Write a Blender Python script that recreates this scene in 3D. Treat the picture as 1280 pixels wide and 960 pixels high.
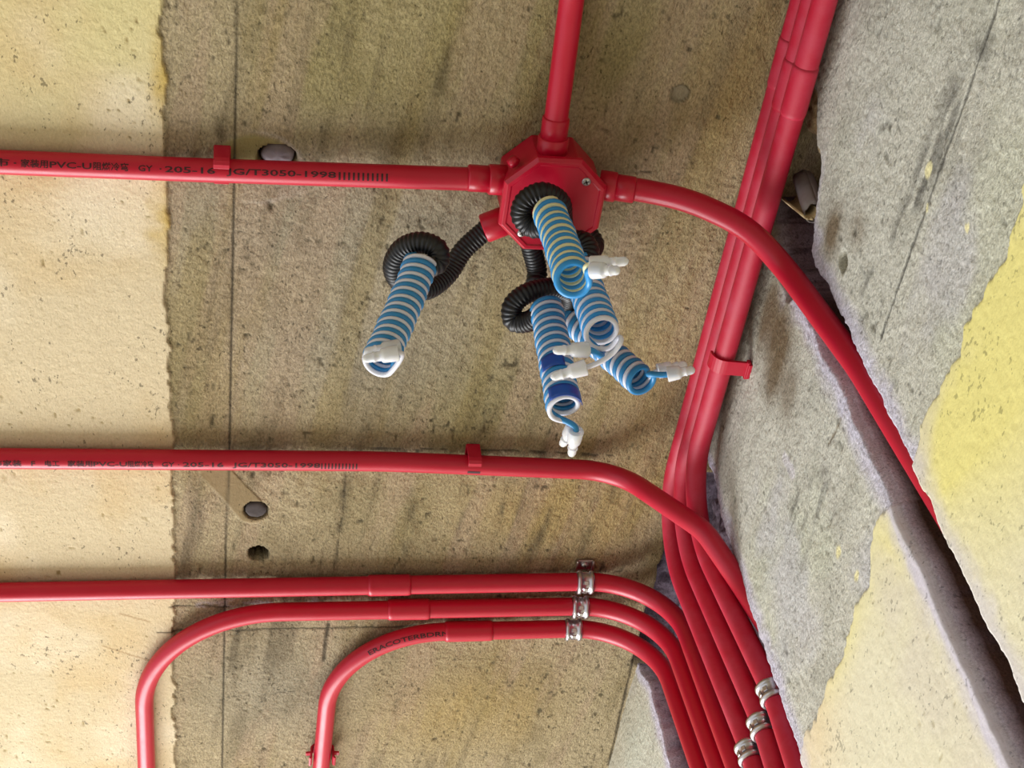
import bpy, bmesh, math, random
import numpy as np
from mathutils import Vector, Matrix

for o in list(bpy.data.objects): bpy.data.objects.remove(o, do_unlink=True)
scene = bpy.context.scene
COL = scene.collection
random.seed(4)

# ------------------------------------------------------------------ camera
ZC = 2.70                       # ceiling height; wall_right is the plane x = 0, y runs along the corner
FPX = 1850.0                    # focal length in pixels of a 1280 px wide frame
_n = np.array([-294.0, -1538.0, FPX]); _n /= np.linalg.norm(_n)           # world z seen from the camera (x right, y down, z forward)
_d1 = np.array([-392.0, 2300.0, FPX]); _d1 -= _n * (_d1 @ _n); _d1 /= np.linalg.norm(_d1)
_d2 = np.cross(_d1, _n)
RC = np.stack([_d2, _d1, _n], 1)
CAMP = np.array([-0.3643, 0.0, ZC - 0.87])
cd = bpy.data.cameras.new('camera'); cam = bpy.data.objects.new('camera', cd); COL.objects.link(cam)
cd.sensor_width = 36.0; cd.lens = 36.0 * FPX / 1280.0; cd.clip_start = 0.02; cd.clip_end = 50
_M = Matrix.Identity(4)
for i in range(3):
    _M[i][0] = RC[0, i]; _M[i][1] = -RC[1, i]; _M[i][2] = -RC[2, i]; _M[i][3] = CAMP[i]
cam.matrix_world = _M
scene.camera = cam

# ------------------------------------------------------------------ light and exposure
scene.view_settings.view_transform = 'Standard'; scene.view_settings.look = 'None'
scene.view_settings.exposure = 0.08; scene.view_settings.gamma = 1.0
scene.view_settings.use_curve_mapping = False
w = bpy.data.worlds.new('overcast_sky'); scene.world = w; w.use_nodes = True
wb = w.node_tree.nodes['Background']; wb.inputs['Color'].default_value = (0.93, 0.97, 1.0, 1); wb.inputs['Strength'].default_value = .95

def area(name, loc, target, sx, sy, power, col):
    l = bpy.data.lights.new(name, 'AREA'); l.shape = 'RECTANGLE'; l.size = sx; l.size_y = sy; l.energy = power; l.color = col
    o = bpy.data.objects.new(name, l); COL.objects.link(o); o.location = loc
    o.rotation_euler = (Vector(target) - Vector(loc)).to_track_quat('-Z', 'Y').to_euler()
    return o
area('window_daylight', (-1.25, 2.86, 1.35), (-1.25, 1.0, 1.75), 1.7, 1.7, 118, (0.98, 0.99, 1.0))

# ------------------------------------------------------------------ projection helpers
def _ray(px, py): return RC.T @ np.array([(px - 640) / FPX, (py - 480) / FPX, 1.0])
def CE(px, py, d=0.0):            # point d below the ceiling
    r = _ray(px, py); return CAMP + r * ((ZC - d - CAMP[2]) / r[2])
def WA(px, py, d=0.0):            # point d off the wall, towards the room
    r = _ray(px, py); return CAMP + r * ((-d - CAMP[0]) / r[0])
def P(x, y, d): return np.array([x, y, ZC - d])

# ------------------------------------------------------------------ noise
def _hash(ix, iy, seed):
    h = (ix.astype(np.int64) * 374761393 + iy.astype(np.int64) * 668265263 + seed * 982451653) & 0xffffffff
    h = ((h ^ (h >> 13)) * 1274126177) & 0xffffffff
    h = (h ^ (h >> 16)) & 0xffff
    return h / 65535.0
def vn(u, v, seed=0):             # value noise, 0..1
    iu = np.floor(u); iv = np.floor(v); fu = u - iu; fv = v - iv
    fu = fu * fu * (3 - 2 * fu); fv = fv * fv * (3 - 2 * fv)
    a = _hash(iu, iv, seed); b = _hash(iu + 1, iv, seed); c = _hash(iu, iv + 1, seed); d = _hash(iu + 1, iv + 1, seed)
    return (a * (1 - fu) + b * fu) * (1 - fv) + (c * (1 - fu) + d * fu) * fv
def fbm(u, v, seed=0, o=4):
    s = 0; a = .5
    for k in range(o): s = s + a * vn(u * 2 ** k, v * 2 ** k, seed + 17 * k); a *= .5
    return s / (1 - .5 ** o)
def ss(a, b, x):
    t = np.clip((x - a) / (b - a), 0, 1); return t * t * (3 - 2 * t)
def lin(r, g, b):
    f = lambda c: c / 12.92 if c <= .04045 else ((c + .055) / 1.055) ** 2.4
    return np.array([f(r / 255), f(g / 255), f(b / 255)])
def mixc(c, col, m): return c * (1 - m[..., None]) + np.asarray(col) * m[..., None]
def segd(x, y, pts):              # distance to a polyline
    d = np.full(x.shape, 9.0)
    for (ax, ay), (bx, by) in zip(pts[:-1], pts[1:]):
        dx, dy = bx - ax, by - ay; t = np.clip(((x - ax) * dx + (y - ay) * dy) / (dx * dx + dy * dy), 0, 1)
        d = np.minimum(d, np.hypot(x - ax - t * dx, y - ay - t * dy))
    return d

# ------------------------------------------------------------------ materials
def new_mat(name):
    m = bpy.data.materials.new(name); m.use_nodes = True
    return m, m.node_tree, m.node_tree.nodes['Principled BSDF']
def plastic(name, rgb, rough=.35, dust=0.0, dustcol=(190, 110, 120), spec=.5, scale=60):
    m, nt, b = new_mat(name); c = lin(*rgb)
    b.inputs['Roughness'].default_value = rough; b.inputs['Specular IOR Level'].default_value = spec
    tc = nt.nodes.new('ShaderNodeTexCoord')
    nz = nt.nodes.new('ShaderNodeTexNoise'); nz.inputs['Scale'].default_value = scale; nz.inputs['Detail'].default_value = 6; nz.inputs['Roughness'].default_value = .65
    nt.links.new(tc.outputs['Object'], nz.inputs['Vector'])
    rp = nt.nodes.new('ShaderNodeValToRGB'); rp.color_ramp.elements[0].position = .42; rp.color_ramp.elements[1].position = .72
    nt.links.new(nz.outputs['Fac'], rp.inputs['Fac'])
    mu = nt.nodes.new('ShaderNodeMath'); mu.operation = 'MULTIPLY'; mu.inputs[1].default_value = dust
    nt.links.new(rp.outputs['Color'], mu.inputs[0])
    mx = nt.nodes.new('ShaderNodeMix'); mx.data_type = 'RGBA'
    mx.inputs[6].default_value = (*c, 1); mx.inputs[7].default_value = (*lin(*dustcol), 1)
    nt.links.new(mu.outputs[0], mx.inputs[0]); nt.links.new(mx.outputs[2], b.inputs['Base Color'])
    r2 = nt.nodes.new('ShaderNodeMath'); r2.operation = 'MULTIPLY_ADD'; r2.inputs[1].default_value = .25; r2.inputs[2].default_value = rough - .08
    nt.links.new(nz.outputs['Fac'], r2.inputs[0]); nt.links.new(r2.outputs[0], b.inputs['Roughness'])
    return m
M = {}
M['red'] = plastic('red_pvc', (184, 4, 44), .34, .10, (200, 50, 74))
M['red_dusty'] = plastic('dusty_red_pvc', (184, 8, 48), .5, .34, (194, 80, 104), scale=45)
M['red_box'] = plastic('red_box_pvc', (182, 4, 42), .3, .1, (205, 60, 80))
M['red_clip'] = plastic('red_clip_pvc', (186, 5, 46), .38, .15, (210, 70, 90))
M['ink'] = plastic('black_ink', (58, 4, 16), .6)
M['hose'] = plastic('black_hose', (9, 10, 16), .4, .08, (40, 42, 54))
M['blue'] = plastic('blue_wire', (34, 126, 184), .34, .1, (80, 150, 195))
M['blue_bright'] = plastic('bright_blue_wire', (40, 140, 208), .34, .1, (80, 160, 215))
M['tape'] = plastic('dark_blue_tape', (14, 70, 160), .3)
M['white'] = plastic('white_wire', (212, 214, 226), .34)
M['cream'] = plastic('pale_yellow_wire', (226, 222, 176), .34)
M['rubble'] = plastic('grey_filler', (128, 116, 120), .9, .5, (96, 84, 92), scale=120)
M['mortar'] = plastic('dark_mortar_plug', (66, 58, 57), .9, .5, (50, 44, 44), scale=120)
M['scrap'] = plastic('grey_broken_tube', (150, 142, 142), .6, .4, (120, 108, 104), scale=120)
M['tan'] = plastic('tan_scrap', (196, 174, 132), .7, .3, (150, 126, 92), scale=150)
M['steel'], _nt, _b = new_mat('bright_steel')
_b.inputs['Metallic'].default_value = 1; _b.inputs['Base Color'].default_value = (.50, .48, .49, 1); _b.inputs['Roughness'].default_value = .3
M['screw'], _nt, _b = new_mat('zinc_screw')
_b.inputs['Metallic'].default_value = 1; _b.inputs['Base Color'].default_value = (.5, .49, .48, 1); _b.inputs['Roughness'].default_value = .35
M['cap'], _nt, _b = new_mat('translucent_white_plastic')
_b.inputs['Base Color'].default_value = (.93, .95, 1.0, 1); _b.inputs['Roughness'].default_value = .25; _b.inputs['Transmission Weight'].default_value = .35
_b.inputs['IOR'].default_value = 1.35; _b.inputs['Subsurface Weight'].default_value = .6; _b.inputs['Subsurface Radius'].default_value = (.004, .004, .005)
M['black'] = plastic('dark_hole', (24, 20, 20), .9)

def plaster(name, fine=420, bump=.9, stretch=(1, .35, 1), rot=0.0, pit=1.0, pitscale=330, plo=.835):
    m, nt, b = new_mat(name); b.inputs['Roughness'].default_value = .95; b.inputs['Specular IOR Level'].default_value = .15
    at = nt.nodes.new('ShaderNodeAttribute'); at.attribute_name = 'Col'
    tc = nt.nodes.new('ShaderNodeTexCoord')
    mp = nt.nodes.new('ShaderNodeMapping'); mp.inputs['Scale'].default_value = stretch; mp.inputs['Rotation'].default_value = (0, 0, rot)
    nt.links.new(tc.outputs['Object'], mp.inputs['Vector'])
    n1 = nt.nodes.new('ShaderNodeTexNoise'); n1.inputs['Scale'].default_value = fine; n1.inputs['Detail'].default_value = 5; n1.inputs['Roughness'].default_value = .7
    nt.links.new(mp.outputs[0], n1.inputs['Vector'])
    n2 = nt.nodes.new('ShaderNodeTexNoise'); n2.inputs['Scale'].default_value = fine * .33; n2.inputs['Detail'].default_value = 4
    nt.links.new(tc.outputs['Object'], n2.inputs['Vector'])
    ad = nt.nodes.new('ShaderNodeMath'); ad.operation = 'ADD'; nt.links.new(n1.outputs['Fac'], ad.inputs[0]); nt.links.new(n2.outputs['Fac'], ad.inputs[1])
    # mineral grain: lighter and darker sand
    rp = nt.nodes.new('ShaderNodeMapRange'); rp.inputs[1].default_value = .35; rp.inputs[2].default_value = .66; rp.inputs[3].default_value = .66; rp.inputs[4].default_value = 1.30
    nt.links.new(n1.outputs['Fac'], rp.inputs[0])
    mx = nt.nodes.new('ShaderNodeVectorMath'); mx.operation = 'SCALE'
    at3 = nt.nodes.new('ShaderNodeAttribute'); at3.attribute_name = 'Rough'
    mm = nt.nodes.new('ShaderNodeMix'); mm.inputs[2].default_value = 1.0; nt.links.new(at3.outputs['Fac'], mm.inputs[0]); nt.links.new(rp.outputs[0], mm.inputs[3])
    nt.links.new(at.outputs['Color'], mx.inputs[0]); nt.links.new(mm.outputs[0], mx.inputs['Scale'])
    n3 = nt.nodes.new('ShaderNodeTexNoise'); n3.inputs['Scale'].default_value = pitscale; n3.inputs['Detail'].default_value = 2; n3.inputs['Roughness'].default_value = .6
    nt.links.new(mp.outputs[0], n3.inputs['Vector'])
    n4 = nt.nodes.new('ShaderNodeTexNoise'); n4.inputs['Scale'].default_value = 22; n4.inputs['Detail'].default_value = 3; nt.links.new(tc.outputs['Object'], n4.inputs['Vector'])
    a4 = nt.nodes.new('ShaderNodeMath'); a4.operation = 'MULTIPLY_ADD'; a4.inputs[1].default_value = .35; nt.links.new(n4.outputs['Fac'], a4.inputs[0]); nt.links.new(n3.outputs['Fac'], a4.inputs[2])
    pr = nt.nodes.new('ShaderNodeMapRange'); pr.inputs[1].default_value = plo; pr.inputs[2].default_value = plo + .06; pr.inputs[3].default_value = 1.0; pr.inputs[4].default_value = 1 - .55 * pit
    nt.links.new(a4.outputs[0], pr.inputs[0])
    m2 = nt.nodes.new('ShaderNodeVectorMath'); m2.operation = 'SCALE'; nt.links.new(mx.outputs[0], m2.inputs[0]); nt.links.new(pr.outputs[0], m2.inputs['Scale'])
    nt.links.new(m2.outputs[0], b.inputs['Base Color'])
    bp = nt.nodes.new('ShaderNodeBump'); bp.inputs['Strength'].default_value = bump; bp.inputs['Distance'].default_value = .003
    at2 = nt.nodes.new('ShaderNodeAttribute'); at2.attribute_name = 'Rough'
    ml = nt.nodes.new('ShaderNodeMath'); ml.operation = 'MULTIPLY'; nt.links.new(ad.outputs[0], ml.inputs[0]); nt.links.new(at2.outputs['Fac'], ml.inputs[1])
    nt.links.new(ml.outputs[0], bp.inputs['Height']); nt.links.new(bp.outputs[0], b.inputs['Normal'])
    return m
M['ceiling'] = plaster('rough_ceiling_plaster', 620, .9, (1, .55, 1), math.radians(-12))
M['wall'] = plaster('rough_wall_plaster', 700, .5, (1, .6, .9), pit=.72, plo=.81)
M['plain'] = plastic('bare_screed', (165, 155, 135), .95, .5, (140, 130, 112), scale=8)

# ------------------------------------------------------------------ object helpers
def link(name, me, mat, parent=None, smooth=True):
    me.materials.append(M[mat] if isinstance(mat, str) else mat)
    o = bpy.data.objects.new(name, me); COL.objects.link(o)
    if smooth: me.polygons.foreach_set('use_smooth', np.ones(len(me.polygons), bool))
    if parent is not None:
        o.parent = parent
        o.matrix_parent_inverse = Matrix.Translation(parent.location).inverted()
    return o
def tag(o, label, cat, group=None, kind=None):
    o['label'] = label; o['category'] = cat
    if group: o['group'] = group
    if kind: o['kind'] = kind
    return o
def empty(name, loc, label, cat, group=None):
    o = bpy.data.objects.new(name, None); COL.objects.link(o); o.location = tuple(loc); o.empty_display_size = .01
    return tag(o, label, cat, group)
def pyd(name, v, f):
    me = bpy.data.meshes.new(name); me.from_pydata([tuple(map(float, p)) for p in v], [], f); me.update(); return me
def nrm(v): return v / (np.linalg.norm(v) + 1e-12)
def frames(pts):
    pts = np.asarray(pts); n = len(pts)
    T = np.zeros_like(pts); T[1:-1] = pts[2:] - pts[:-2]; T[0] = pts[1] - pts[0]; T[-1] = pts[-1] - pts[-2]
    T /= np.linalg.norm(T, axis=1)[:, None]
    a = np.array([0, 0, 1.0]) if abs(T[0][2]) < .9 else np.array([0, 1.0, 0])
    N = np.zeros_like(pts); N[0] = nrm(np.cross(T[0], a))
    for i in range(1, n): N[i] = nrm(N[i - 1] - T[i] * (N[i - 1] @ T[i]))
    return T, N, np.cross(T, N)
def sweep(pts, rad, seg=16, caps=True):
    pts = np.asarray(pts, float); n = len(pts); T, N, B = frames(pts)
    rad = np.broadcast_to(np.asarray(rad, float), (n,))
    a = np.linspace(0, 2 * np.pi, seg, endpoint=False)
    ring = np.cos(a)[None, :, None] * N[:, None, :] + np.sin(a)[None, :, None] * B[:, None, :]
    V = (pts[:, None, :] + ring * rad[:, None, None]).reshape(-1, 3)
    Fs = []
    for i in range(n - 1):
        for j in range(seg):
            k = (j + 1) % seg; Fs.append((i * seg + j, i * seg + k, (i + 1) * seg + k, (i + 1) * seg + j))
    if caps: Fs.append(tuple(range(seg - 1, -1, -1))); Fs.append(tuple((n - 1) * seg + j for j in range(seg)))
    return V, Fs
def tube(name, pts, rad, mat, parent=None, seg=16, caps=True):
    return link(name, pyd(name, *sweep(pts, rad, seg, caps)), mat, parent)
def merge(parts):
    V = []; Fs = []
    for v, f in parts:
        o = len(V); V.extend([tuple(p) for p in v]); Fs.extend([tuple(i + o for i in q) for q in f])
    return V, Fs
def boxg(c, ax, ay, az):          # box with half-axis vectors
    c = np.asarray(c); ax, ay, az = map(np.asarray, (ax, ay, az))
    v = [c + sx * ax + sy * ay + sz * az for sz in (-1, 1) for sy in (-1, 1) for sx in (-1, 1)]
    return v, [(0, 2, 3, 1), (4, 5, 7, 6), (0, 1, 5, 4), (2, 6, 7, 3), (0, 4, 6, 2), (1, 3, 7, 5)]
def bevel(o, w=.0006, seg=2):
    m = o.modifiers.new('bevel', 'BEVEL'); m.width = w; m.segments = seg; m.limit_method = 'ANGLE'; m.angle_limit = math.radians(40); return o
def fillet(pts, radii, step=.004):
    pts = [np.asarray(p, float) for p in pts]; out = [pts[0]]
    for i in range(1, len(pts) - 1):
        a, b, c = pts[i - 1], pts[i], pts[i + 1]; u = nrm(a - b); v = nrm(c - b); r = radii[i - 1]
        ang = math.acos(np.clip(u @ v, -1, 1)); t = r / math.tan(ang / 2)
        t = min(t, .49 * np.linalg.norm(a - b) if i > 1 else .98 * np.linalg.norm(a - b), .49 * np.linalg.norm(c - b) if i < len(pts) - 2 else .98 * np.linalg.norm(c - b)); r = t * math.tan(ang / 2)
        cen = b + nrm(u + v) * (r / math.sin(ang / 2)); p0 = b + u * t; p1 = b + v * t
        k = max(3, int((math.pi - ang) * r / step)); e0 = p0 - cen; e1 = p1 - cen; om = math.pi - ang
        for j in range(k + 1):
            s = j / k; out.append(cen + (math.sin((1 - s) * om) * e0 + math.sin(s * om) * e1) / math.sin(om))
    out.append(pts[-1]); return resample(out, .006)
def resample(pts, step):
    pts = np.asarray(pts); L = np.concatenate([[0], np.cumsum(np.linalg.norm(np.diff(pts, axis=0), axis=1))])
    n = max(2, int(L[-1] / step) + 1); s = np.linspace(0, L[-1], n)
    return np.stack([np.interp(s, L, pts[:, k]) for k in range(3)], 1)
def crom(pts, step):
    pts = [np.asarray(p, float) for p in pts]; pts = [2 * pts[0] - pts[1]] + pts + [2 * pts[-1] - pts[-2]]; out = []
    for i in range(1, len(pts) - 2):
        p0, p1, p2, p3 = pts[i - 1:i + 3]
        for t in np.linspace(0, 1, 24, endpoint=False):
            out.append(.5 * ((2 * p1) + (-p0 + p2) * t + (2 * p0 - 5 * p1 + 4 * p2 - p3) * t * t + (-p0 + 3 * p1 - 3 * p2 + p3) * t ** 3))
    out.append(pts[-2]); return resample(out, step)
def grid(name, us, vs, pos, col, rough, mat):
    nu, nv = len(us), len(vs); me = bpy.data.meshes.new(name)
    n = nu * nv; me.vertices.add(n); me.vertices.foreach_set('co', pos.reshape(-1).astype(np.float32))
    i = np.arange(nu - 1)[:, None] * nv + np.arange(nv - 1)[None, :]
    q = np.stack([i, i + nv, i + nv + 1, i + 1], -1).reshape(-1, 4); k = len(q)
    me.loops.add(k * 4); me.loops.foreach_set('vertex_index', q.reshape(-1).astype(np.int32))
    me.polygons.add(k); me.polygons.foreach_set('loop_start', np.arange(0, k * 4, 4, dtype=np.int32))
    me.update(calc_edges=True)
    a = me.attributes.new('Col', 'FLOAT_COLOR', 'POINT')
    a.data.foreach_set('color', np.concatenate([col.reshape(-1, 3), np.ones((n, 1))], 1).reshape(-1).astype(np.float32))
    a = me.attributes.new('Rough', 'FLOAT', 'POINT'); a.data.foreach_set('value', rough.reshape(-1).astype(np.float32))
    return link(name, me, mat)
def axis(c0, d0, d1, c1, step):
    lo = np.linspace(c0, d0, 30, endpoint=False); hi = np.linspace(d1, c1, 30)[1:]
    return np.concatenate([lo, np.arange(d0, d1, step), [d1], hi])

# ------------------------------------------------------------------ ceiling
xs = axis(-2.4, -.66, .03, .05, .0016); ys = axis(-1.6, .30, 1.30, 2.9, .0016)
X, Y = np.meshgrid(xs, ys, indexing='ij')
def cpx(*pp): return [tuple(CE(*p)[:2]) for p in pp]
big = fbm(X * 5 + 3, Y * 3, 1, 4); st = fbm(X * 60 + 6 * Y, Y * 7, 2, 4); mid = fbm(X * 22, Y * 14, 5, 4); fine = fbm(X * 260, Y * 190, 8, 3)
G1, G2, OL, OC = lin(176, 160, 128), lin(150, 135, 104), lin(150, 138, 92), lin(170, 146, 94)
col = np.zeros(X.shape + (3,)) + G1
col = mixc(col, G2, ss(.45, .65, mid) * .7)
def blob(px, py, rx, ry):
    c = CE(px, py); return np.exp(-(((X - c[0]) / rx) ** 2 + ((Y - c[1]) / ry) ** 2))
ol = blob(470, 20, .07, .05) + blob(620, 30, .05, .06) + blob(780, 60, .07, .06) + blob(420, 110, .05, .03) + blob(600, 500, .05, .07) + blob(500, 640, .06, .06) * .6
col = mixc(col, OL, np.clip(ol * (.35 + st), 0, 1) * .75)
oc = blob(780, 640, .06, .07) + blob(820, 480, .045, .08) + blob(620, 880, .07, .07) + blob(680, 640, .07, .04) + blob(520, 900, .05, .06) * .6 + blob(900, 130, .04, .08) * .7
col = mixc(col, OC, np.clip(oc * (.3 + st), 0, 1) * .8)
col = mixc(col, lin(150, 143, 128), np.clip(blob(330, 260, .08, .05) + blob(540, 300, .1, .05) + blob(450, 440, .1, .05) + blob(340, 860, .07, .08), 0, 1) * .55)
col = mixc(col, lin(98, 88, 70), ss(.60, .74, st) * ss(.42, .6, big) * .65)
for a in (((520, 600), (505, 690)), ((745, 625), (728, 690)), ((690, 640), (660, 700)), ((640, 600), (628, 640)), ((430, 600), (425, 660)), ((560, 60), (540, 150)), ((260, 110), (275, 170)), ((700, 690), (690, 712)), ((770, 610), (757, 670))):
    d = segd(X, Y, cpx(*a)); col = mixc(col, lin(92, 82, 62), np.exp(-(d / .005) ** 2) * ss(.3, .75, fbm(X * 150, Y * 40, 77, 3)) * .75)
st2 = fbm(X * 120 + 16 * Y, Y * 11, 91, 4); st3 = fbm(X * 45 + 7 * Y, Y * 5 + 3, 95, 4)
col = mixc(col, lin(176, 152, 128), ss(.50, .68, st3) * .40); col = mixc(col, lin(148, 130, 74), ss(.55, .72, fbm(X * 38 + 6 * Y, Y * 4 + 9, 97, 4)) * .35); col = mixc(col, lin(104, 92, 70), ss(.58, .78, st2) * .30)
speck = ss(.80, .90, vn(X * 400 + Y * 60, Y * 190, 31)) * ss(.45, .8, vn(X * 60, Y * 60, 32))
col = mixc(col, lin(74, 66, 50), speck * .8)
H = (st2 - .5) * .0012 + (fine - .5) * .0016 + (mid - .5) * .0022 + (st - .5) * .0012 - speck * .0006
ro = np.ones(X.shape)
# smooth patches and smears
def smooth_patch(mask, c):
    global col, ro, H
    col = mixc(col, c, mask); ro = ro * (1 - .85 * mask); H = H * (1 - .8 * mask)
e = CE(318, 210); pm = ss(1.05, .9, np.hypot((X - e[0]) / .03, (Y - e[1]) / .0255)) * ss(e[0] - .035, e[0] - .02, X) * ss(e[1] + .004, e[1] - .002, Y)
smooth_patch(pm * .9, lin(136, 124, 82))
rim = np.exp(-((np.hypot((X - e[0]) / .032, (Y - e[1]) / .0275) - 1) / .05) ** 2) * ss(e[0] - .012, e[0] + .01, X); col = mixc(col, lin(186, 172, 156), rim * .8)
e2 = CE(365, 238); col = mixc(col, lin(170, 154, 134), ss(1, .7, np.hypot((X - e2[0]) / .012, (Y - e2[1]) / .008)) * .8)
sd = segd(X, Y, cpx((270, 590), (300, 622), (316, 640))); smooth_patch(ss(.0135, .0115, sd + .004 * (mid - .5)) * .9, lin(132, 114, 84))
e3 = CE(850, 117); r3 = np.hypot(X - e3[0], Y - e3[1]); smooth_patch(ss(.0068, .006, r3) * .8, lin(126, 118, 98)); col = mixc(col, lin(88, 78, 60), np.exp(-((r3 - .0066) / .0009) ** 2) * .6); H -= .0012 * ss(.0068, .0055, r3)
sm = segd(X, Y, cpx((250, 757), (300, 753), (345, 751), (392, 750))); col = mixc(col, lin(188, 176, 172), ss(.006, .002, sm) * ss(.45, .6, fbm(X * 90, Y * 200, 41, 3)) * .9)
# skim coat beyond a ragged edge
ed = -.4195 + .0036 * (fbm(Y * 30, Y * 0 + 1, 11, 5) - .5) * 2 + .003 * (vn(Y * 160, Y * 0, 12) - .5) + .012 * np.exp(-((Y - .395) / .03) ** 2)*0
sk = ss(.0008, -.0008, X - ed)
CR, CY = lin(204, 188, 156), lin(204, 192, 142)
sc = np.zeros(X.shape + (3,)) + CR
sc = mixc(sc, CY, ss(.55, .40, Y + .12 * (big - .5))); sc = mixc(sc, lin(200, 174, 128), ss(.5, .75, fbm(X * 14, Y * 10, 21, 4)) * .55); sc = mixc(sc, lin(226, 214, 190), ss(.55, .8, fbm(X * 9 + 5, Y * 8, 22, 4)) * .6)
rag = ss(.016, .0, (ed - X) + .02 * (fbm(X * 60, Y * 60, 25, 4) - .5)) * np.clip(np.exp(-((Y - CE(190, 90)[1]) / .03) ** 2) + np.exp(-((Y - CE(200, 275)[1]) / .03) ** 2), 0, 1)
sc = mixc(sc, lin(186, 158, 84), rag * .9)
pit = ss(.90, .97, vn(X * 330, Y * 260, 51)) * ss(.45, .62, fbm(X * 16, Y * 16, 52, 3)); sc = mixc(sc, lin(140, 120, 76), pit * .85)
hairs = ss(.0012, .0004, np.minimum(segd(X, Y, cpx((150, 765), (186, 775))), segd(X, Y, cpx((128, 805), (190, 825))))); sc = mixc(sc, lin(150, 120, 84), hairs * .6)
col = mixc(col, sc, sk)
ro = ro * (1 - sk * .72); H = H * (1 - sk * .7) + sk * (.0018 - pit * .0008)
edge = np.exp(-((X - ed - .0012) / .0012) ** 2); col = mixc(col, lin(96, 84, 58), edge * .3)
# pencil lines, joints, cracks, plain dark lines and a painted conduit shadow
def line(pp, wd, c, a, dep=.0, dash=0):
    global col, H
    d = segd(X, Y, cpx(*pp)); m = ss(wd, wd * .4, d)
    if dash: m = m * ss(.35, .5, vn(X * dash, Y * dash, 61))
    col = mixc(col, c, m * a); H = H - dep * m
K = lin(52, 46, 38)
line([(295, 0), (291, 320), (287, 520), (280, 805), (277, 960)], .0011, K, .85, .0006)
line([(433, 560), (428, 640), (415, 730), (407, 815)], .0012, K, .6, .0004, 120)
line([(410, 780), (404, 826)], .0026, K, .75, .0006)
line([(197, 789), (280, 787), (400, 785), (620, 780)], .0013, K, .8, .0004)
line([(212, 757), (300, 759), (430, 752)], .0012, K, .75, .0006, 60)
line([(440, 561), (580, 562), (640, 563), (775, 570)], .0016, K, .75, .0004, 140)  # broken dark line along the conduit that crosses the bundle
line([(765, 214), (848, 217)], .0010, K, .8, .0004, 160)
line([(366, 780), (366, 795)], .001, K, .7); line([(340, 867), (370, 863)], .0009, K, .6, 0, 90)
line([(791, 826), (761, 957)], .0016, K, .85, .0008)
line([(300, 727), (0, 731)], .0010, K, .5, .0003, 60)  # shadow of the straight saddle-held conduit, painted into the ceiling colour
# drilled holes
for px, py, r, dp in ((323, 692, .0088, .022), (1, 1, .0, 0)):
    if r:
        c = CE(px, py); rr = np.hypot(X - c[0], Y - c[1]); H = H - dp * ss(r, r * .8, rr); col = mixc(col, lin(58, 50, 44), ss(r * 1.05, r * .9, rr)); col = mixc(col, lin(170, 158, 130), np.exp(-((rr - r * 1.25) / .0015) ** 2) * .35)
c = CE(320, 638); rr = np.hypot(X - c[0], Y - c[1]); H = H - .006 * ss(.0102, .0088, rr); col = mixc(col, lin(60, 52, 48), ss(.0106, .0094, rr))
c = CE(346, 196); rr = np.hypot((X - c[0]) / 1.25, (Y - c[1]) / .9); H = H - .012 * ss(.0105, .009, rr + .002 * (mid - .5)); col = mixc(col, lin(70, 60, 60), ss(.0108, .0095, rr))
cut = ss(-.0045, .001, X + .010 * (fbm(Y * 45, X * 45, 71, 4) - .5) + .0015) * ss(.795, .812, Y) * ss(1.045, 1.03, Y)
H = H - cut * (.022 + .016 * (fbm(X * 70, Y * 70, 72, 4) - .5)); col = mixc(col, lin(110, 96, 108), ss(.2, .6, cut)); col = mixc(col, lin(74, 62, 68), ss(.2, .6, cut) * ss(.45, .65, fbm(X * 80, Y * 80, 73, 4)) * .7)
pos = np.stack([X, Y, ZC - H], -1)
o = grid('ceiling', xs, ys, pos, col, ro, 'ceiling')
o['kind'] = 'structure'; o['label'] = 'rough grey brown plaster ceiling with a cream skim coat on one side'
# fillings of the holes belong to the ceiling
def lump(name, c, rx, ry, h, seed, mat, parent, up=(0, 0, -1)):
    rs = np.random.RandomState(seed); V = []; Fs = []; n = 22; rings = [(1.0, 0), (.96, .7), (.75, .95), (.4, 1.02)]
    up = np.array(up, float); a1 = nrm(np.cross(up, (0, 1, 0.1))); a2 = np.cross(up, a1); wob = 1 + .08 * (rs.rand(n) - .5)
    for k, (s, t) in enumerate(rings):
        for j in range(n):
            a = 2 * math.pi * j / n; V.append(c + a1 * rx * s * wob[j] * math.cos(a) + a2 * ry * s * wob[j] * math.sin(a) + up * h * (t + .12 * (rs.rand() - .5) * (k > 0)))
    V.append(c + up * h)
    for k in range(3):
        for j in range(n): Fs.append((k * n + j, k * n + (j + 1) % n, (k + 1) * n + (j + 1) % n, (k + 1) * n + j))
    for j in range(n): Fs.append((3 * n + j, 3 * n + (j + 1) % n, 4 * n))
    Fs.append(tuple(range(n - 1, -1, -1)))
    return link(name, pyd(name, V, Fs), mat, parent)
lump('hole_filler', CE(320, 638) + np.array([0, .0, .0040]), .0088, .0088, .0042, 3, 'mortar', o)
lump('hole_filler', CE(347, 197) + np.array([0, .0, .009]), .0115, .0085, .0075, 5, 'rubble', o)

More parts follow.
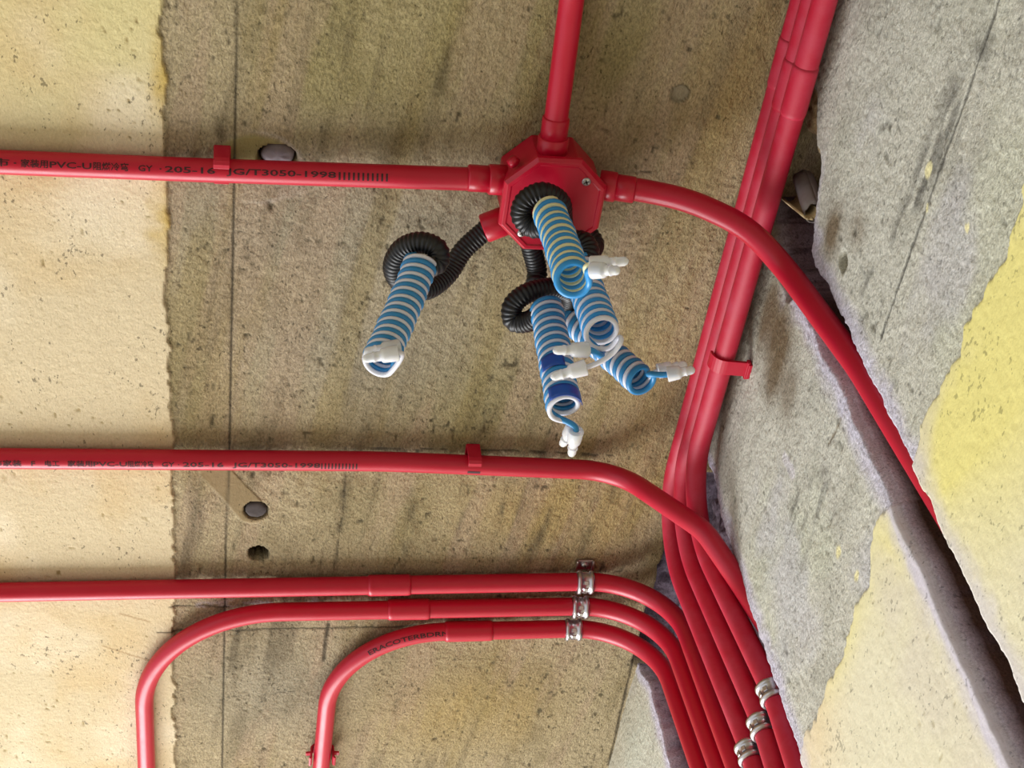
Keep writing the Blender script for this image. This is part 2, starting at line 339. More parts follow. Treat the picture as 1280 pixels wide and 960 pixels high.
# ------------------------------------------------------------------ wall with its two chases and the broken pit
ys = axis(-1.6, .20, 1.22, 2.9, .0013); ds = np.concatenate([np.arange(0, .56, .0013), np.linspace(.56, ZC, 40)])
Y, D = np.meshgrid(ys, ds, indexing='ij')
def wpx(*pp): return [(WA(*p)[1], ZC - WA(*p)[2]) for p in pp]
fine = fbm(Y * 260, D * 260, 108, 3); mid = fbm(Y * 26, D * 40, 105, 4); big = fbm(Y * 7, D * 9, 101, 4); st = fbm(Y * 14 + D * 4, D * 70, 102, 4)
col = np.zeros(Y.shape + (3,)) + lin(194, 192, 180)
col = mixc(col, lin(170, 168, 156), ss(.45, .7, mid) * .6); col = mixc(col, lin(194, 196, 174), ss(.45, .65, big) * .5); col = mixc(col, lin(190, 188, 196), ss(.55, .75, fbm(Y * 10 + 7, D * 16, 104, 4)) * .5)
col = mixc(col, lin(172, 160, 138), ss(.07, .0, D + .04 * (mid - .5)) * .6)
def wblob(px, py, ry, rd):
    c = WA(px, py); return np.exp(-(((Y - c[1]) / ry) ** 2 + ((D - (ZC - c[2])) / rd) ** 2))
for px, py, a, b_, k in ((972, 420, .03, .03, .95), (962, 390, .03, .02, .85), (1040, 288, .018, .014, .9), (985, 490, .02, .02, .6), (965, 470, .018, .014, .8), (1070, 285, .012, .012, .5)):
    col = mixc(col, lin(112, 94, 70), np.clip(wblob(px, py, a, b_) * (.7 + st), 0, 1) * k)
for a, wd in ((((1190, 120), (1140, 260)), .012), (((1030, 600), (1000, 690)), .010), (((1045, 520), (985, 650)), .006), (((1090, 330), (1060, 430)), .01), (((1160, 200), (1120, 300)), .008), (((1230, 60), (1180, 200)), .01)):
    d = segd(Y, D, wpx(*a)); col = mixc(col, lin(104, 102, 96), np.exp(-(d / wd) ** 2) * ss(.4, .7, fbm(Y * 40, D * 160, 177, 3)) * .7)
sp = ss(.80, .88, vn(Y * 190, D * 260, 131)) * ss(.4, .7, vn(Y * 30, D * 40, 132)); col = mixc(col, lin(78, 76, 68), sp * .4)
HW = (fine - .5) * .0012 + (mid - .5) * .0022 - sp * .0006; ro = np.ones(Y.shape)
d = segd(Y, D, wpx((1249, 0), (1215, 100), (1150, 280), (1110, 393), (1100, 425))); m = ss(.0013, .0005, d); col = mixc(col, lin(60, 58, 54), m * .8); HW -= m * .0006
d = segd(Y, D, wpx((1056, 498), (1047, 530), (1035, 555))); m = ss(.0016, .0006, d); col = mixc(col, lin(120, 106, 84), m * .8); HW -= m * .0008
col = mixc(col, lin(206, 202, 206), ss(.0055, .003, segd(Y, D, wpx((981, 572), (991, 592)))) * .8)
# skim coat below a ragged edge
ed = .3015 + .030 * (fbm(Y * 14, Y * 0 + 2, 111, 5) - .5) + .014 * (fbm(Y * 60, D * 30, 113, 4) - .5) + .006 * (fbm(Y * 160, D * 90, 112, 3) - .5)
sk = ss(-.001, .001, D - ed)
sc = np.zeros(Y.shape + (3,)) + lin(216, 210, 184)
sc = mixc(sc, lin(224, 214, 128), np.clip(wblob(1250, 420, .10, .09) * 1.2 + wblob(1180, 540, .06, .03) + wblob(1050, 800, .05, .02) * .8 + wblob(1110, 670, .04, .03) * .5, 0, 1) * .85)
sc = mixc(sc, lin(218, 194, 152), np.clip(wblob(1015, 920, .05, .04), 0, 1) * .6); sc = mixc(sc, lin(206, 198, 182), ss(.5, .75, fbm(Y * 12, D * 14, 121, 4)) * .6)
pit = ss(.90, .97, vn(Y * 230, D * 330, 151)) * ss(.40, .6, fbm(Y * 12, D * 12, 152, 3)); sc = mixc(sc, lin(176, 164, 130), pit * .8)
col = mixc(col, sc, sk); ro = ro * (1 - .8 * sk); HW = HW * (1 - .6 * sk) + sk * (.0018 - .0008 * pit)
for px, py, r in ((1160, 212, .004), (1158, 260, .002), (1208, 285, .002), (1048, 690, .004), (1070, 720, .003)):
    c = WA(px, py); col = mixc(col, lin(226, 218, 170), ss(r, r * .6, np.hypot((Y - c[1]) * .7, D - (ZC - c[2])) + .002 * (mid - .5)))
# chases: s > 0 inside
wob = lambda v, f, s, a: a * (fbm(v * f, v * 0 + 3, s, 4) - .5) * 2
near2 = .514; far2 = .5490
top2 = .082
sN = np.minimum(Y - near2, D - top2); sF = far2 - Y
pa = np.minimum(ss(0, .003, sN), ss(.0048, .0072, sF)); dep2 = np.maximum(.040 * pa, .006 * np.minimum(ss(0, .003, sN), ss(0, .0045, sF)))
z0 = np.clip((D - .0) / .095, 0, 1)
pn = .4525 + .055 * ss(.062, .095, D) - .022 * ss(.055, .03, D) + wob(D, 70, 205, .004)      # pit, near side
sPn = np.minimum(Y - pn, .092 + wob(Y, 60, 207, .004) - D); sPf = .534 + .026 * ss(.0, .045, D) * ss(.098, .075, D) + .013 * ss(.07, .09, D) - Y
sP = np.minimum.reduce([Y - pn, .530 + .030 * ss(.02, .045, D) * ss(.085, .075, D) + .016 * ss(.075, .085, D) + wob(D, 50, 206, .004) - Y, .092 + wob(Y, 60, 207, .004) - D])
pdep = np.minimum(ss(0, .004, sPn), ss(0, .012, sPf)) * (.008 + .034 * ss(.462, .476, Y + .010 * (mid - .5))) 
near1 = .768; far1 = 1.018
s1 = np.minimum(Y - near1, far1 - Y); dep1 = np.minimum(ss(0, .0035, Y - near1), ss(0, .009, far1 - Y)) * (.024 + .004 * ss(.96, .9, Y))
dep = np.maximum.reduce([dep2, pdep, dep1]); inside = ss(.001, .006, dep)
rub = fbm(Y * 60, D * 60, 211, 5); rub2 = fbm(Y * 170, D * 170, 214, 4)
dep = dep + inside * ((rub - .5) * .012 + (rub2 - .5) * .004) * np.where(dep2 >= np.maximum(pdep, dep1), .10, 1.0)
dist = np.minimum.reduce([np.where(D > top2, np.abs(Y - near2), 9), np.where(D > top2, np.abs(sF), 9), np.where(D < .11, np.abs(sP), 9), np.abs(Y - near1), np.abs(far1 - Y)])
fr = ss(.020, .002, dist + .012 * (fbm(Y * 70, D * 70, 221, 4) - .5)) * (1 - .35 * sk) * ss(.055, .10, D + .0 * Y + .3 * (Y > .7)); fr = np.maximum(fr, ss(.011, .003, Y - far2 + .008 * (fbm(Y * 70, D * 40, 223, 4) - .5)) * (Y > far2 - .002) * ss(.085, .10, D)); col = mixc(col, lin(198, 193, 212), fr * .8)
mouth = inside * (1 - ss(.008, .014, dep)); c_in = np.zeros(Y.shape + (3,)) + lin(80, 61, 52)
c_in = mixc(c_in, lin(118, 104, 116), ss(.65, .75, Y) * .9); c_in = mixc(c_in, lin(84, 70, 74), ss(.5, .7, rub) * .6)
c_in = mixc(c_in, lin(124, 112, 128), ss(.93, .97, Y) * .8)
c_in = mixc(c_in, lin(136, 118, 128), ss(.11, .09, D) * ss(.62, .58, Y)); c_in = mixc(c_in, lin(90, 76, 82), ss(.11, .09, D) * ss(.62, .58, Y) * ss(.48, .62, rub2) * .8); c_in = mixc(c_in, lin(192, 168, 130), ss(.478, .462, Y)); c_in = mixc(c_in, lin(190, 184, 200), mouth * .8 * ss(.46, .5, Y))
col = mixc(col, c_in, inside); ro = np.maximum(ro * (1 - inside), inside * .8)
c = WA(1053, 326); rr = np.hypot(Y - c[1], (D - (ZC - c[2]))); hm = ss(.0072, .0055, rr); dep = np.maximum(dep, hm * .016); col = mixc(col, lin(140, 126, 84), hm)
bump_ = lambda c_, w_: np.exp(-((Y - c_) / w_) ** 2)
warp = (wob(D, 45, 201, .0042) + wob(D, 160, 231, .0012)) * bump_(near2, .013) + (wob(D, 26, 202, .0045) + wob(D, 120, 232, .001)) * bump_(far2 - .002, .013) \
    + (wob(D, 40, 208, .0042) + wob(D, 150, 233, .0015) - .010 * ss(.09, .04, D)) * bump_(near1, .022) + (wob(D, 35, 209, .007) + .022 * ss(.05, .0, D)) * bump_(far1 - .004, .04)
warp = warp + inside * (fbm(Y * 90, D * 90, 241, 4) - .5) * .010 * np.where(dep2 >= np.maximum(pdep, dep1), .15, 1.0) * ss(.0, .004, dist)
pos = np.stack([dep - HW, Y + warp, ZC - D], -1)
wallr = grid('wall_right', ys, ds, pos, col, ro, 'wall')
wallr['kind'] = 'structure'; wallr['label'] = 'grey plaster wall with two cut chases and yellow skim coat below'

# rest of the bare room
def slab(name, lo, hi):
    c = (np.array(lo) + np.array(hi)) / 2; h = (np.array(hi) - np.array(lo)) / 2
    o = link(name, pyd(name, *boxg(c, (h[0], 0, 0), (0, h[1], 0), (0, 0, h[2]))), 'plain', smooth=False); o['kind'] = 'structure'; return o
slab('floor', (-2.5, -1.6, -.1), (.15, 2.95, 0)); slab('wall_front', (-2.5, -1.7, 0), (.15, -1.6, ZC))
wb_ = slab('wall_back', (-2.4, 2.85, 0), (.15, 2.95, .55))
for lo, hi in (((-2.4, 2.85, 2.2), (.15, 2.95, ZC)), ((-2.4, 2.85, .55), (-2.1, 2.95, 2.2)), ((-.4, 2.85, .55), (.15, 2.95, 2.2))):
    q = slab('window_surround', lo, hi); q.parent = wb_; del q['kind']

# ------------------------------------------------------------------ conduits
R = .0080
def pipe(label, path, mat='red', name='conduit_pipe', group='red conduit pipes'):
    o = tube(name, path, R, mat, seg=20); tag(o, label, 'pipe', group); return o
def nearest(path, p):
    return int(np.argmin(np.linalg.norm(np.asarray(path) - np.asarray(p), axis=1)))
def arclen(path): return np.concatenate([[0], np.cumsum(np.linalg.norm(np.diff(path, axis=0), axis=1))])
def sub(path, s0, s1, step=.003):
    L = arclen(path); s = np.linspace(s0, s1, max(2, int((s1 - s0) / step) + 1)); return np.stack([np.interp(s, L, path[:, k]) for k in range(3)], 1)
def sat(path, p): return arclen(path)[nearest(path, p)]
def coupling(parent, path, s0, s1, r=.0094, mat='red'):
    q = sub(path, s0, s1, .002); n = len(q); rad = np.full(n, r); rad[0] = rad[-1] = r - .0006
    return tube('coupling', q, rad, mat, parent, 20)

j1 = CE(606, 224, .016)                                             # left socket mouth of the box
pA = fillet([P(-.95, .531, .0105), P(-.40, .5245, .0105), j1 + np.array([.012, 0, 0])], [.6])
oA = pipe('red conduit printed with letters running from cream skim coat to octagonal box', pA)
pT = resample([P(-.185, .05, .0105), CE(714, 5, .0105), CE(692, 172, .019)], .006)
oT = pipe('straight red conduit entering the octagonal box opposite the hanging coils', pT)
pR = fillet([CE(752, 231, .020), CE(800, 237, .024), CE(862, 250, .040), CE(935, 284, .062), np.array([-.012, .530, ZC - .088]), np.array([.004, .5255, ZC - .20]), np.array([.019, .527, ZC - .36]), np.array([.026, .527, ZC - .75])], [.2, .2, .2, .05, .3, .3])
oR = pipe('red conduit from octagonal box crossing over the bundle into the narrow wall slot', pR)
p2 = fillet([P(-.95, .789, .0105), P(-.255, .781, .0105), P(-.068, .7865, .0115), np.array([-.020, .7624, ZC - .103]), np.array([.0, .7755, ZC - .140]), np.array([.015, .7745, ZC - .205]), np.array([.021, .770, ZC - .28]), np.array([.021, .768, ZC - .6])], [1.2, .05, .03, .06, .1, .1])
o2 = pipe('red conduit printed with letters, crossing over the bundle into the wide wall slot', p2)
p3 = fillet([P(-.95, .942, .0105), P(-.325, .9245, .0105), P(.0015, .9155, .0105), np.array([.001, .877, ZC - .25]), np.array([.001, .875, ZC - .7])], [1.5, .075, .3])
o3 = pipe('red conduit running straight in from skim coat, under the saddle with exposed screw', p3)
p4 = fillet([P(-.446, 1.9, .0105), P(-.445, .958, .0105), P(.0005, .947, .0105), np.array([.0, .905, ZC - .25]), np.array([.0, .902, ZC - .7])], [.12, .075, .3])
o4 = pipe('red conduit bending round over the skim coat edge, under the middle steel saddle', p4)
p5 = fillet([P(-.290, 1.9, .0105), P(-.2835, .984, .0105), P(-.001, .976, .0105), np.array([-.002, .934, ZC - .25]), np.array([-.002, .930, ZC - .7])], [.10, .075, .3])
o5 = pipe('red conduit with short printed letters on its bend and an open U clip', p5)
bd = []
for k, (dd, yc, yb, xb, lab) in enumerate(((.0088, .852, .848, .002, 'dusty red bundle conduit lying tight against the ceiling'), (.0262, .822, .818, .004, 'dusty red bundle conduit between the other two'), (.0436, .793, .789, .006, 'dusty red bundle conduit held by the clip on the wall'))):
    q = fillet([P(-.0175, -1.5, dd), P(-.0175, yc, dd), np.array([xb, yb, ZC - .24]), np.array([xb, yb, ZC - .7])], [.07, .3])
    bd.append((pipe(lab, q, 'red_dusty'), q))
for (o, q), (a, b) in zip(bd, (((971, 48), (957, 110)), ((986, 72), (975, 135)), ((1009, 80), (996, 142)))):
    dd = ZC - q[0][2]; s0 = sat(q, CE(*a, dd)); s1 = sat(q, CE(*b, dd)); coupling(o, q, s0, s1, .0086, 'red_dusty')
coupling(o3, p3, sat(p3, CE(456, 730, .0105)), sat(p3, CE(511, 729, .0105)), .0091)
coupling(o4, p4, sat(p4, CE(485, 762, .0105)), sat(p4, CE(541, 761, .0105)), .0091)
coupling(o5, p5, sat(p5, CE(560, 789, .0105)), sat(p5, CE(612, 788, .0105)), .0091)

# ------------------------------------------------------------------ printed lettering
def lettering(parent, path, segs, hgt, phi, d=.0105, r=R, name='printed_lettering'):
    L = arclen(path); V = []; Fs = []
    for txt, a, b in segs:
        cu = bpy.data.curves.new('t', 'FONT'); cu.body = txt; cu.size = 1; cu.offset = .018; cu.resolution_u = 2
        ob = bpy.data.objects.new('t', cu); COL.objects.link(ob)
        dg = bpy.context.evaluated_depsgraph_get(); me = bpy.data.meshes.new_from_object(ob.evaluated_get(dg))
        bpy.data.objects.remove(ob); bpy.data.curves.remove(cu)
        bm = bmesh.new(); bm.from_mesh(me); bmesh.ops.triangulate(bm, faces=bm.faces)
        for _ in range(3):
            le = [e for e in bm.edges if abs(e.verts[0].co.y - e.verts[1].co.y) > .16]
            if not le: break
            bmesh.ops.subdivide_edges(bm, edges=le, cuts=1); bmesh.ops.triangulate(bm, faces=bm.faces)
        bm.to_mesh(me); bm.free()
        co = np.array([v.co[:] for v in me.vertices]).reshape(-1, 3); fs = [tuple(p.vertices) for p in me.polygons]; bpy.data.meshes.remove(me)
        if not len(co): continue
        s0 = sat2(path, CE(*a, d)); s1 = sat2(path, CE(*b, d))
        u = (co[:, 0] - co[:, 0].min()) / max(1e-6, np.ptp(co[:, 0])) * (s1 - s0) + s0
        v = (co[:, 1] - .36) / .72 * hgt
        pt = np.stack([np.interp(u, L, path[:, k]) for k in range(3)], 1); e = 1e-3
        T = np.stack([np.interp(u + e, L, path[:, k]) - np.interp(u - e, L, path[:, k]) for k in range(3)], 1); T /= np.linalg.norm(T, axis=1)[:, None]
        dn = np.array([0, 0, -1.0])[None] - T * (-T[:, 2:3]); dn /= np.linalg.norm(dn, axis=1)[:, None]
        sd_ = np.cross(T, dn); sd_ = np.where((sd_[:, 1:2] > 0), -sd_, sd_)
        ph = phi + v / r
        q = pt + (r + .00012) * (np.cos(ph)[:, None] * dn + np.sin(ph)[:, None] * sd_)
        o0 = len(V); V.extend(q.tolist()); Fs.extend([tuple(i + o0 for i in f) for f in fs])
    return link(name, pyd(name, V, Fs), 'ink', parent, smooth=False)
def sat2(path, p):
    path = np.asarray(path); L = arclen(path); i = nearest(path, p); best = None
    for k in (i - 1, i):
        if 0 <= k < len(path) - 1:
            a, b = path[k], path[k + 1]; t = np.clip((p - a) @ (b - a) / ((b - a) @ (b - a)), 0, 1); dd = np.linalg.norm(a + t * (b - a) - p)
            if best is None or dd < best[0]: best = (dd, L[k] + t * (L[k + 1] - L[k]))
    return best[1]
lettering(oA, pA, [('\u5e02', (-6, 200), (14, 201)), ('\u00b7', (19, 201), (23, 201)), ('\u5bb6\u88c5\u7528', (28, 201), (62, 203)), ('PVC-U', (64, 203), (116, 205)), ('\u963b\u71c3\u51b7\u5f2f', (118, 205), (162, 207)), ('GY', (174, 208), (192, 208)), ('\u00b7', (200, 208), (203, 208)), ('205-16', (207, 208), (270, 211)), ('JG/T3050-1998', (284, 211), (420, 216)), ('|||||||||||', (423, 216), (484, 218))], .0040, math.radians(-30) * -1)
lettering(o2, p2, [('\u5e02\u5bb6\u88c5', (-6, 575), (29, 575)), ('F', (41, 575), (46, 575)), ('\u7535\u5de5', (58, 575), (76, 575)), ('\u5bb6\u88c5\u7528', (86, 575), (117, 575)), ('PVC-U', (118, 575), (160, 576)), ('\u963b\u71c3\u51b7\u5f2f', (161, 576), (193, 576)), ('GY', (203, 576), (219, 576)), ('\u00b7', (223, 576), (225, 576)), ('205-16', (229, 576), (280, 576)), ('JG/T3050-1998', (291, 576), (400, 576)), ('|||||||||||', (401, 576), (446, 576))], .0040, math.radians(15))
lettering(o2, p2, [('\u25ac', (583, 582), (599, 582))], .0050, math.radians(2), name='ink_mark')
lettering(o5, p5, [('ERACOTERBDRN', (468, 816), (560, 792))], .0042, math.radians(36))
# ------------------------------------------------------------------ junction box
JD = .039
fc = CE(691, 259, JD); bx, by = fc[0], fc[1]
jb = empty('junction_box', (bx, by, ZC), 'red octagonal ceiling junction box where three conduits and black hoses meet', 'junction box')
def octo(w, h, cut): return [(-w + cut, -h), (w - cut, -h), (w, -h + cut), (w, h - cut), (w - cut, h), (-w + cut, h), (-w, h - cut), (-w, -h + cut)]
def lofted(levels):
    V = []; Fs = []
    for (w, h, cut, d) in levels: V += [(bx + x, by + y, ZC - d) for x, y in octo(w, h, cut)]
    n = 8
    for k in range(len(levels) - 1):
        for j in range(n): Fs.append((k * n + j, k * n + (j + 1) % n, (k + 1) * n + (j + 1) % n, (k + 1) * n + j))
    Fs.append(tuple(range(n))[::-1]); Fs.append(tuple((len(levels) - 1) * n + j for j in range(n)))
    return V, Fs
body = link('body', pyd('body', *lofted([(.0325, .0325, .0185, .0), (.0325, .0325, .0185, .0345)])), 'red_box', jb, False); bevel(body, .001)
cov = link('cover', pyd('cover', *lofted([(.0348, .0362, .0195, .0335), (.0348, .0362, .0195, .0365), (.0328, .0342, .0185, .039), (.0302, .0316, .0170, .0390), (.0298, .0312, .0168, .0384), (.0292, .0306, .0164, .0384)])), 'red_box', jb, False); bevel(cov, .0005)
def cyl(p, q, r0, r1=None, seg=20):
    r1 = r0 if r1 is None else r1
    return sweep([p, q], [r0, r1], seg)
def socket(a, dirv, ln, r=.0098):
    a = np.array(a); dirv = nrm(np.array(dirv)); q = np.array([a - dirv * .004, a + dirv * (ln - .001), a + dirv * ln])
    s = tube('socket', q, [r, r, r - .0008], 'red_box', jb, 20); return s
JC = np.array([bx, by, ZC])
socket((bx - .0325, j1[1] - .001, ZC - .0175), (-1, 0, 0), .010, .0104); socket((bx - .0425, j1[1] - .001, ZC - .0172), (-1, 0, .02), .014, .0092)
tdir = nrm(CE(714, 5, .0105) - CE(692, 172, .019)); t0 = CE(692, 172, .019)
t0 = t0 + tdir * ((by - .0325 - t0[1]) / tdir[1]); socket(t0, tdir, .010, .0105); socket(t0 + tdir * .010, tdir, .014, .0092)
rdir = nrm(pR[6] - pR[0]); r0_ = CE(756, 232, .020); socket(r0_, rdir, .008, .0104); socket(r0_ + rdir * .008, rdir, .013, .0092)
c45 = math.sqrt(.5); ll = np.array([bx - .0325 + .00925, by + .0325 - .00925, ZC - .019]); socket(ll, (-.86, .42, -.05), .020, .0102)
bt = np.array([bx - .010, by + .0325, ZC - .019]); socket(bt, (0, 1, -.05), .006, .0092)
bt2 = np.array([bx + .0085, by + .0325, ZC - .019]); socket(bt2, (0, 1, -.05), .006, .0092)
lr = np.array([bx + .0325 - .00925, by + .0325 - .00925, ZC - .019]); socket(lr, (c45, c45, -.05), .006, .0092)
lug = np.array([bx - .0275, by - .0245, ZC - .026]); link('lug', pyd('lug', *cyl(lug, lug + np.array([-.0035, -.0035, 0]), .0042, .0034)), 'red_box', jb)
def screw(c, up, parent, r=.0031):
    c = np.array(c); up = nrm(np.array(up)); V, Fs = merge([sweep([c - up * .001, c + up * .0006, c + up * .0012], [r, r, r * .7], 16)])
    s = link('screw', pyd('screw', V, Fs), 'screw', parent); a1 = nrm(np.cross(up, (.4, 1, .2))); a2 = np.cross(up, a1)
    link('cross_slot', pyd('cross_slot', *merge([boxg(c + up * .00115, a1 * r * .62, a2 * r * .13, up * .0001), boxg(c + up * .00115, a2 * r * .62, a1 * r * .13, up * .0001)])), 'black', s, False)
    s.matrix_parent_inverse = Matrix.Translation(parent.location).inverted(); return s
for px, py in ((733, 227), (652, 291)): screw(CE(px, py, .0385), (0, 0, -1), jb)

# ------------------------------------------------------------------ corrugated hoses
def hose(label, ctrl, r=.0074, open_end=True):
    path = crom(ctrl, .00055); L = arclen(path); ph = L / .0027 * 2 * np.pi
    rad = r * (1 - .10 * (.5 + .5 * np.cos(ph)) ** 1.5)
    o = tube('corrugated_hose', path, rad, 'hose', seg=18); tag(o, label, 'hose', 'black corrugated hoses'); return o, path
hA, pa_ = hose('black corrugated hose looping out of the slanted box socket', [ll + np.array([-.86, .42, -.05]) * .016, CE(580, 312, .026), CE(560, 342, .036), CE(533, 362, .050), CE(505, 356, .058), CE(492, 335, .062), CE(502, 312, .064), CE(525, 303, .068), CE(546, 311, .073), CE(547, 328, .078), CE(533, 334, .082)])
hB, pb_ = hose('black corrugated hose curling out sideways under the box', [bt + np.array([0, .002, 0]), CE(671, 336, .022), CE(671, 356, .030), CE(686, 382, .036), CE(708, 384, .044), CE(712, 366, .052), CE(690, 360, .058), CE(660, 366, .064), CE(641, 382, .068), CE(642, 401, .073), CE(660, 402, .078), CE(676, 392, .082)])
hC, pc_ = hose('black corrugated hose looping from box corner nearest the crossing conduit', [lr + np.array([.002, .002, 0]), CE(742, 303, .026), CE(736, 316, .038), CE(718, 326, .046), CE(706, 316, .052), CE(712, 303, .060), CE(728, 302, .066), CE(736, 314, .074), CE(732, 330, .082)])
hE, pe_ = hose('short black corrugated hose hidden behind the coils, straight out of the box', [bt2 + np.array([0, .002, 0]), CE(706, 340, .024), CE(707, 362, .030), CE(708, 384, .038), CE(714, 400, .048)])
hD, pd_ = hose('black corrugated hose ring looping out of the middle of the cover', [CE(700, 292, .036), CE(703, 285, .046), CE(702, 272, .052), CE(699, 252, .054), CE(678, 241, .055), CE(657, 251, .057), CE(652, 270, .060), CE(666, 284, .065), CE(684, 280, .071), CE(690, 270, .078)])

# ------------------------------------------------------------------ coiled wires
RW = .00182
def cap(parent, mouth, tip, r=.0048):
    mouth = np.array(mouth); tip = np.array(tip); L = np.linalg.norm(tip - mouth); d = (tip - mouth) / L
    t = np.array([0, .008, .03, .40, .46, .50, .64, .66, .70, .72, .88, .96, 1.0]); rr = np.array([.80, 1.04, 1.08, .96, .90, .66, .62, .70, .70, .60, .58, .42, .06]) * r
    return tube('end_cap', mouth[None] + t[:, None] * L * d[None], rr, 'cap', parent, 16)
def coil(label, ctrl, turns, mats, leads, rad=.0092, phase=0.0, r_end=1.0, tape=None):
    ax = crom(ctrl, .0004); Lx = arclen(ax); T, N, B = frames(ax)
    root = empty('wire_coil', ax[0], label, 'wire coil', 'coiled wires hanging from the box')
    for k, (m, nm) in enumerate(mats):
        ld = leads[k]; tot = turns; best = None
        if ld is not None:
            for dl in np.linspace(0, .96, 25):
                f = 1 - dl / turns; ii = f * (len(ax) - 1); a = int(ii); t_ = phase + k * np.pi + (turns - dl) * 2 * np.pi
                pe = ax[a] + (math.cos(t_) * N[a] + math.sin(t_) * B[a]) * rad; tg_ = -math.sin(t_) * N[a] + math.cos(t_) * B[a]
                goal = nrm(np.array(ld[0]) - pe) if len(ld) > 2 else nrm(np.array(ld[0]) - pe)
                sc_ = goal @ tg_ + .25 * (nrm(np.array(ld[-1]) - np.array(ld[-2])) @ tg_)
                if best is None or sc_ > best[0]: best = (sc_, dl)
        dl = best[1] if best else 0
        n = int((turns - dl) * 26); s = np.linspace(0, 1 - dl / turns, n); i = s * (len(ax) - 1)
        g = lambda A: np.stack([np.interp(i, np.arange(len(ax)), A[:, j]) for j in range(3)], 1)
        th = phase + k * np.pi + s * turns * 2 * np.pi
        rad_s = rad * (1 + (r_end - 1) * s) * (1 + .025 * np.sin(s * 23 + k))
        hp = g(ax) + (np.cos(th)[:, None] * g(N) + np.sin(th)[:, None] * g(B)) * rad_s[:, None]
        if ld is not None:
            tg = nrm(hp[-1] - hp[-2]); mouth, tip = np.array(ld[-2]), np.array(ld[-1]); md = nrm(tip - mouth)
            stops = [np.array(q) for q in ld[:-2]] + [mouth]; cur, ct = hp[-1], tg; end = [cur]
            for qi, qq in enumerate(stops):                         # Hermite spans, so the wire leaves along its own curve
                nt_ = md if qi == len(stops) - 1 else nrm(stops[qi + 1] - cur); dd = np.linalg.norm(qq - cur)
                for t in np.linspace(0, 1, 14)[1:]:
                    end.append((2 * t ** 3 - 3 * t * t + 1) * cur + (t ** 3 - 2 * t * t + t) * ct * dd + (-2 * t ** 3 + 3 * t * t) * qq + (t ** 3 - t * t) * nt_ * dd)
                cur, ct = qq, nt_
            end.append(mouth + md * .006); end = resample(end, .0012)
            hp = np.concatenate([hp, end[1:]])
            cap(root, mouth, tip)
        hp = np.concatenate([[ax[0] - T[0] * .004 + (hp[0] - ax[0]) * .5], hp])
        tube(nm, hp, RW * (1.12 if 'blue' in nm else .92), m, root, 9)
    return root, ax
c1, _ = coil('pale yellow and blue wire coil hanging from the ring on the cover', [CE(686, 264, .072), CE(697, 292, .105), CE(708, 324, .145), CE(717, 355, .182)], 10.5, (('cream', 'yellow_wire'), ('blue_bright', 'blue_wire')),
    [(CE(738, 331, .184), CE(786, 326, .190)), (CE(740, 338, .190), CE(775, 338, .200))], .0094, 1.2)
c2, _ = coil('white and blue wire coil behind the yellow one, with two long separate white caps', [CE(722, 330, .078), CE(733, 362, .108), CE(744, 392, .138), CE(753, 420, .166)], 9.5, (('white', 'white_wire'), ('blue_bright', 'blue_wire')),
    [(CE(776, 422, .170), CE(764, 443, .175), CE(733, 459, .178), CE(688, 472, .180)), (CE(752, 443, .167), CE(735, 437, .171), CE(691, 438, .175))], .0098, 2.0)
c3, c3ax = coil('white and blue wire coil from the sideways hose, dark blue tape on it', [CE(683, 384, .078), CE(690, 425, .108), CE(698, 470, .142), CE(705, 512, .172)], 13, (('blue', 'blue_wire'), ('white', 'white_wire')),
    [(CE(720, 538, .175), CE(714, 570, .174)), (CE(717, 534, .168), CE(702, 557, .166))], .0096, .6)
c4, _ = coil('white and blue wire coil slanting furthest towards the conduit bundle', [CE(714, 398, .050), CE(743, 425, .075), CE(775, 453, .104), CE(805, 480, .130)], 11, (('white', 'white_wire'), ('blue', 'blue_wire')),
    [(CE(822, 464, .128), CE(859, 455, .126)), (CE(812, 468, .138), CE(834, 468, .140), CE(869, 462, .142))], .0088, 2.6)
c5, _ = coil('white and blue wire coil hanging alone from the looped hose', [CE(526, 328, .080), CE(512, 366, .102), CE(492, 412, .132), CE(472, 456, .162)], 13, (('blue', 'blue_wire'), ('white', 'white_wire')),
    [(CE(499, 434, .160), CE(455, 440, .166)), (CE(498, 441, .168), CE(453, 449, .170))], .0095, 3.6)

def tape(root, ax, f0, f1, a0, a1, r=.0117):
    i0, i1 = int(f0 * (len(ax) - 1)), int(f1 * (len(ax) - 1)); T, N, B = frames(ax); V = []; Fs = []; ii = np.linspace(i0, i1, 5).astype(int); aa = np.linspace(a0, a1, 12)
    for q in (r, r + .0004):
        for i in ii:
            dn = nrm(np.array([0, -1.0, -.6]) - T[i] * (np.array([0, -1.0, -.6]) @ T[i])); sd_ = np.cross(T[i], dn)
            for a in aa: V.append(ax[i] + q * (math.cos(a) * dn + math.sin(a) * sd_))
    n = len(ii) * 12
    for k in range(4):
        for j in range(11):
            a = k * 12 + j; Fs.append((a, a + 1, a + 13, a + 12)); Fs.append((n + a, n + a + 12, n + a + 13, n + a + 1))
    for j in range(11): Fs.append((j, n + j, n + j + 1, j + 1)); b = 48 + j; Fs.append((b, b + 1, n + b + 1, n + b))
    for k in range(4): a = k * 12; Fs.append((a, a + 12, n + a + 12, n + a)); a += 11; Fs.append((a, n + a, n + a + 12, a + 12))
    link('tape', pyd('tape', V, Fs), 'tape', root)
tape(c3, c3ax, .58, .70, -.2, 1.2); tape(c3, c3ax, .88, .99, -1.3, 1.0)

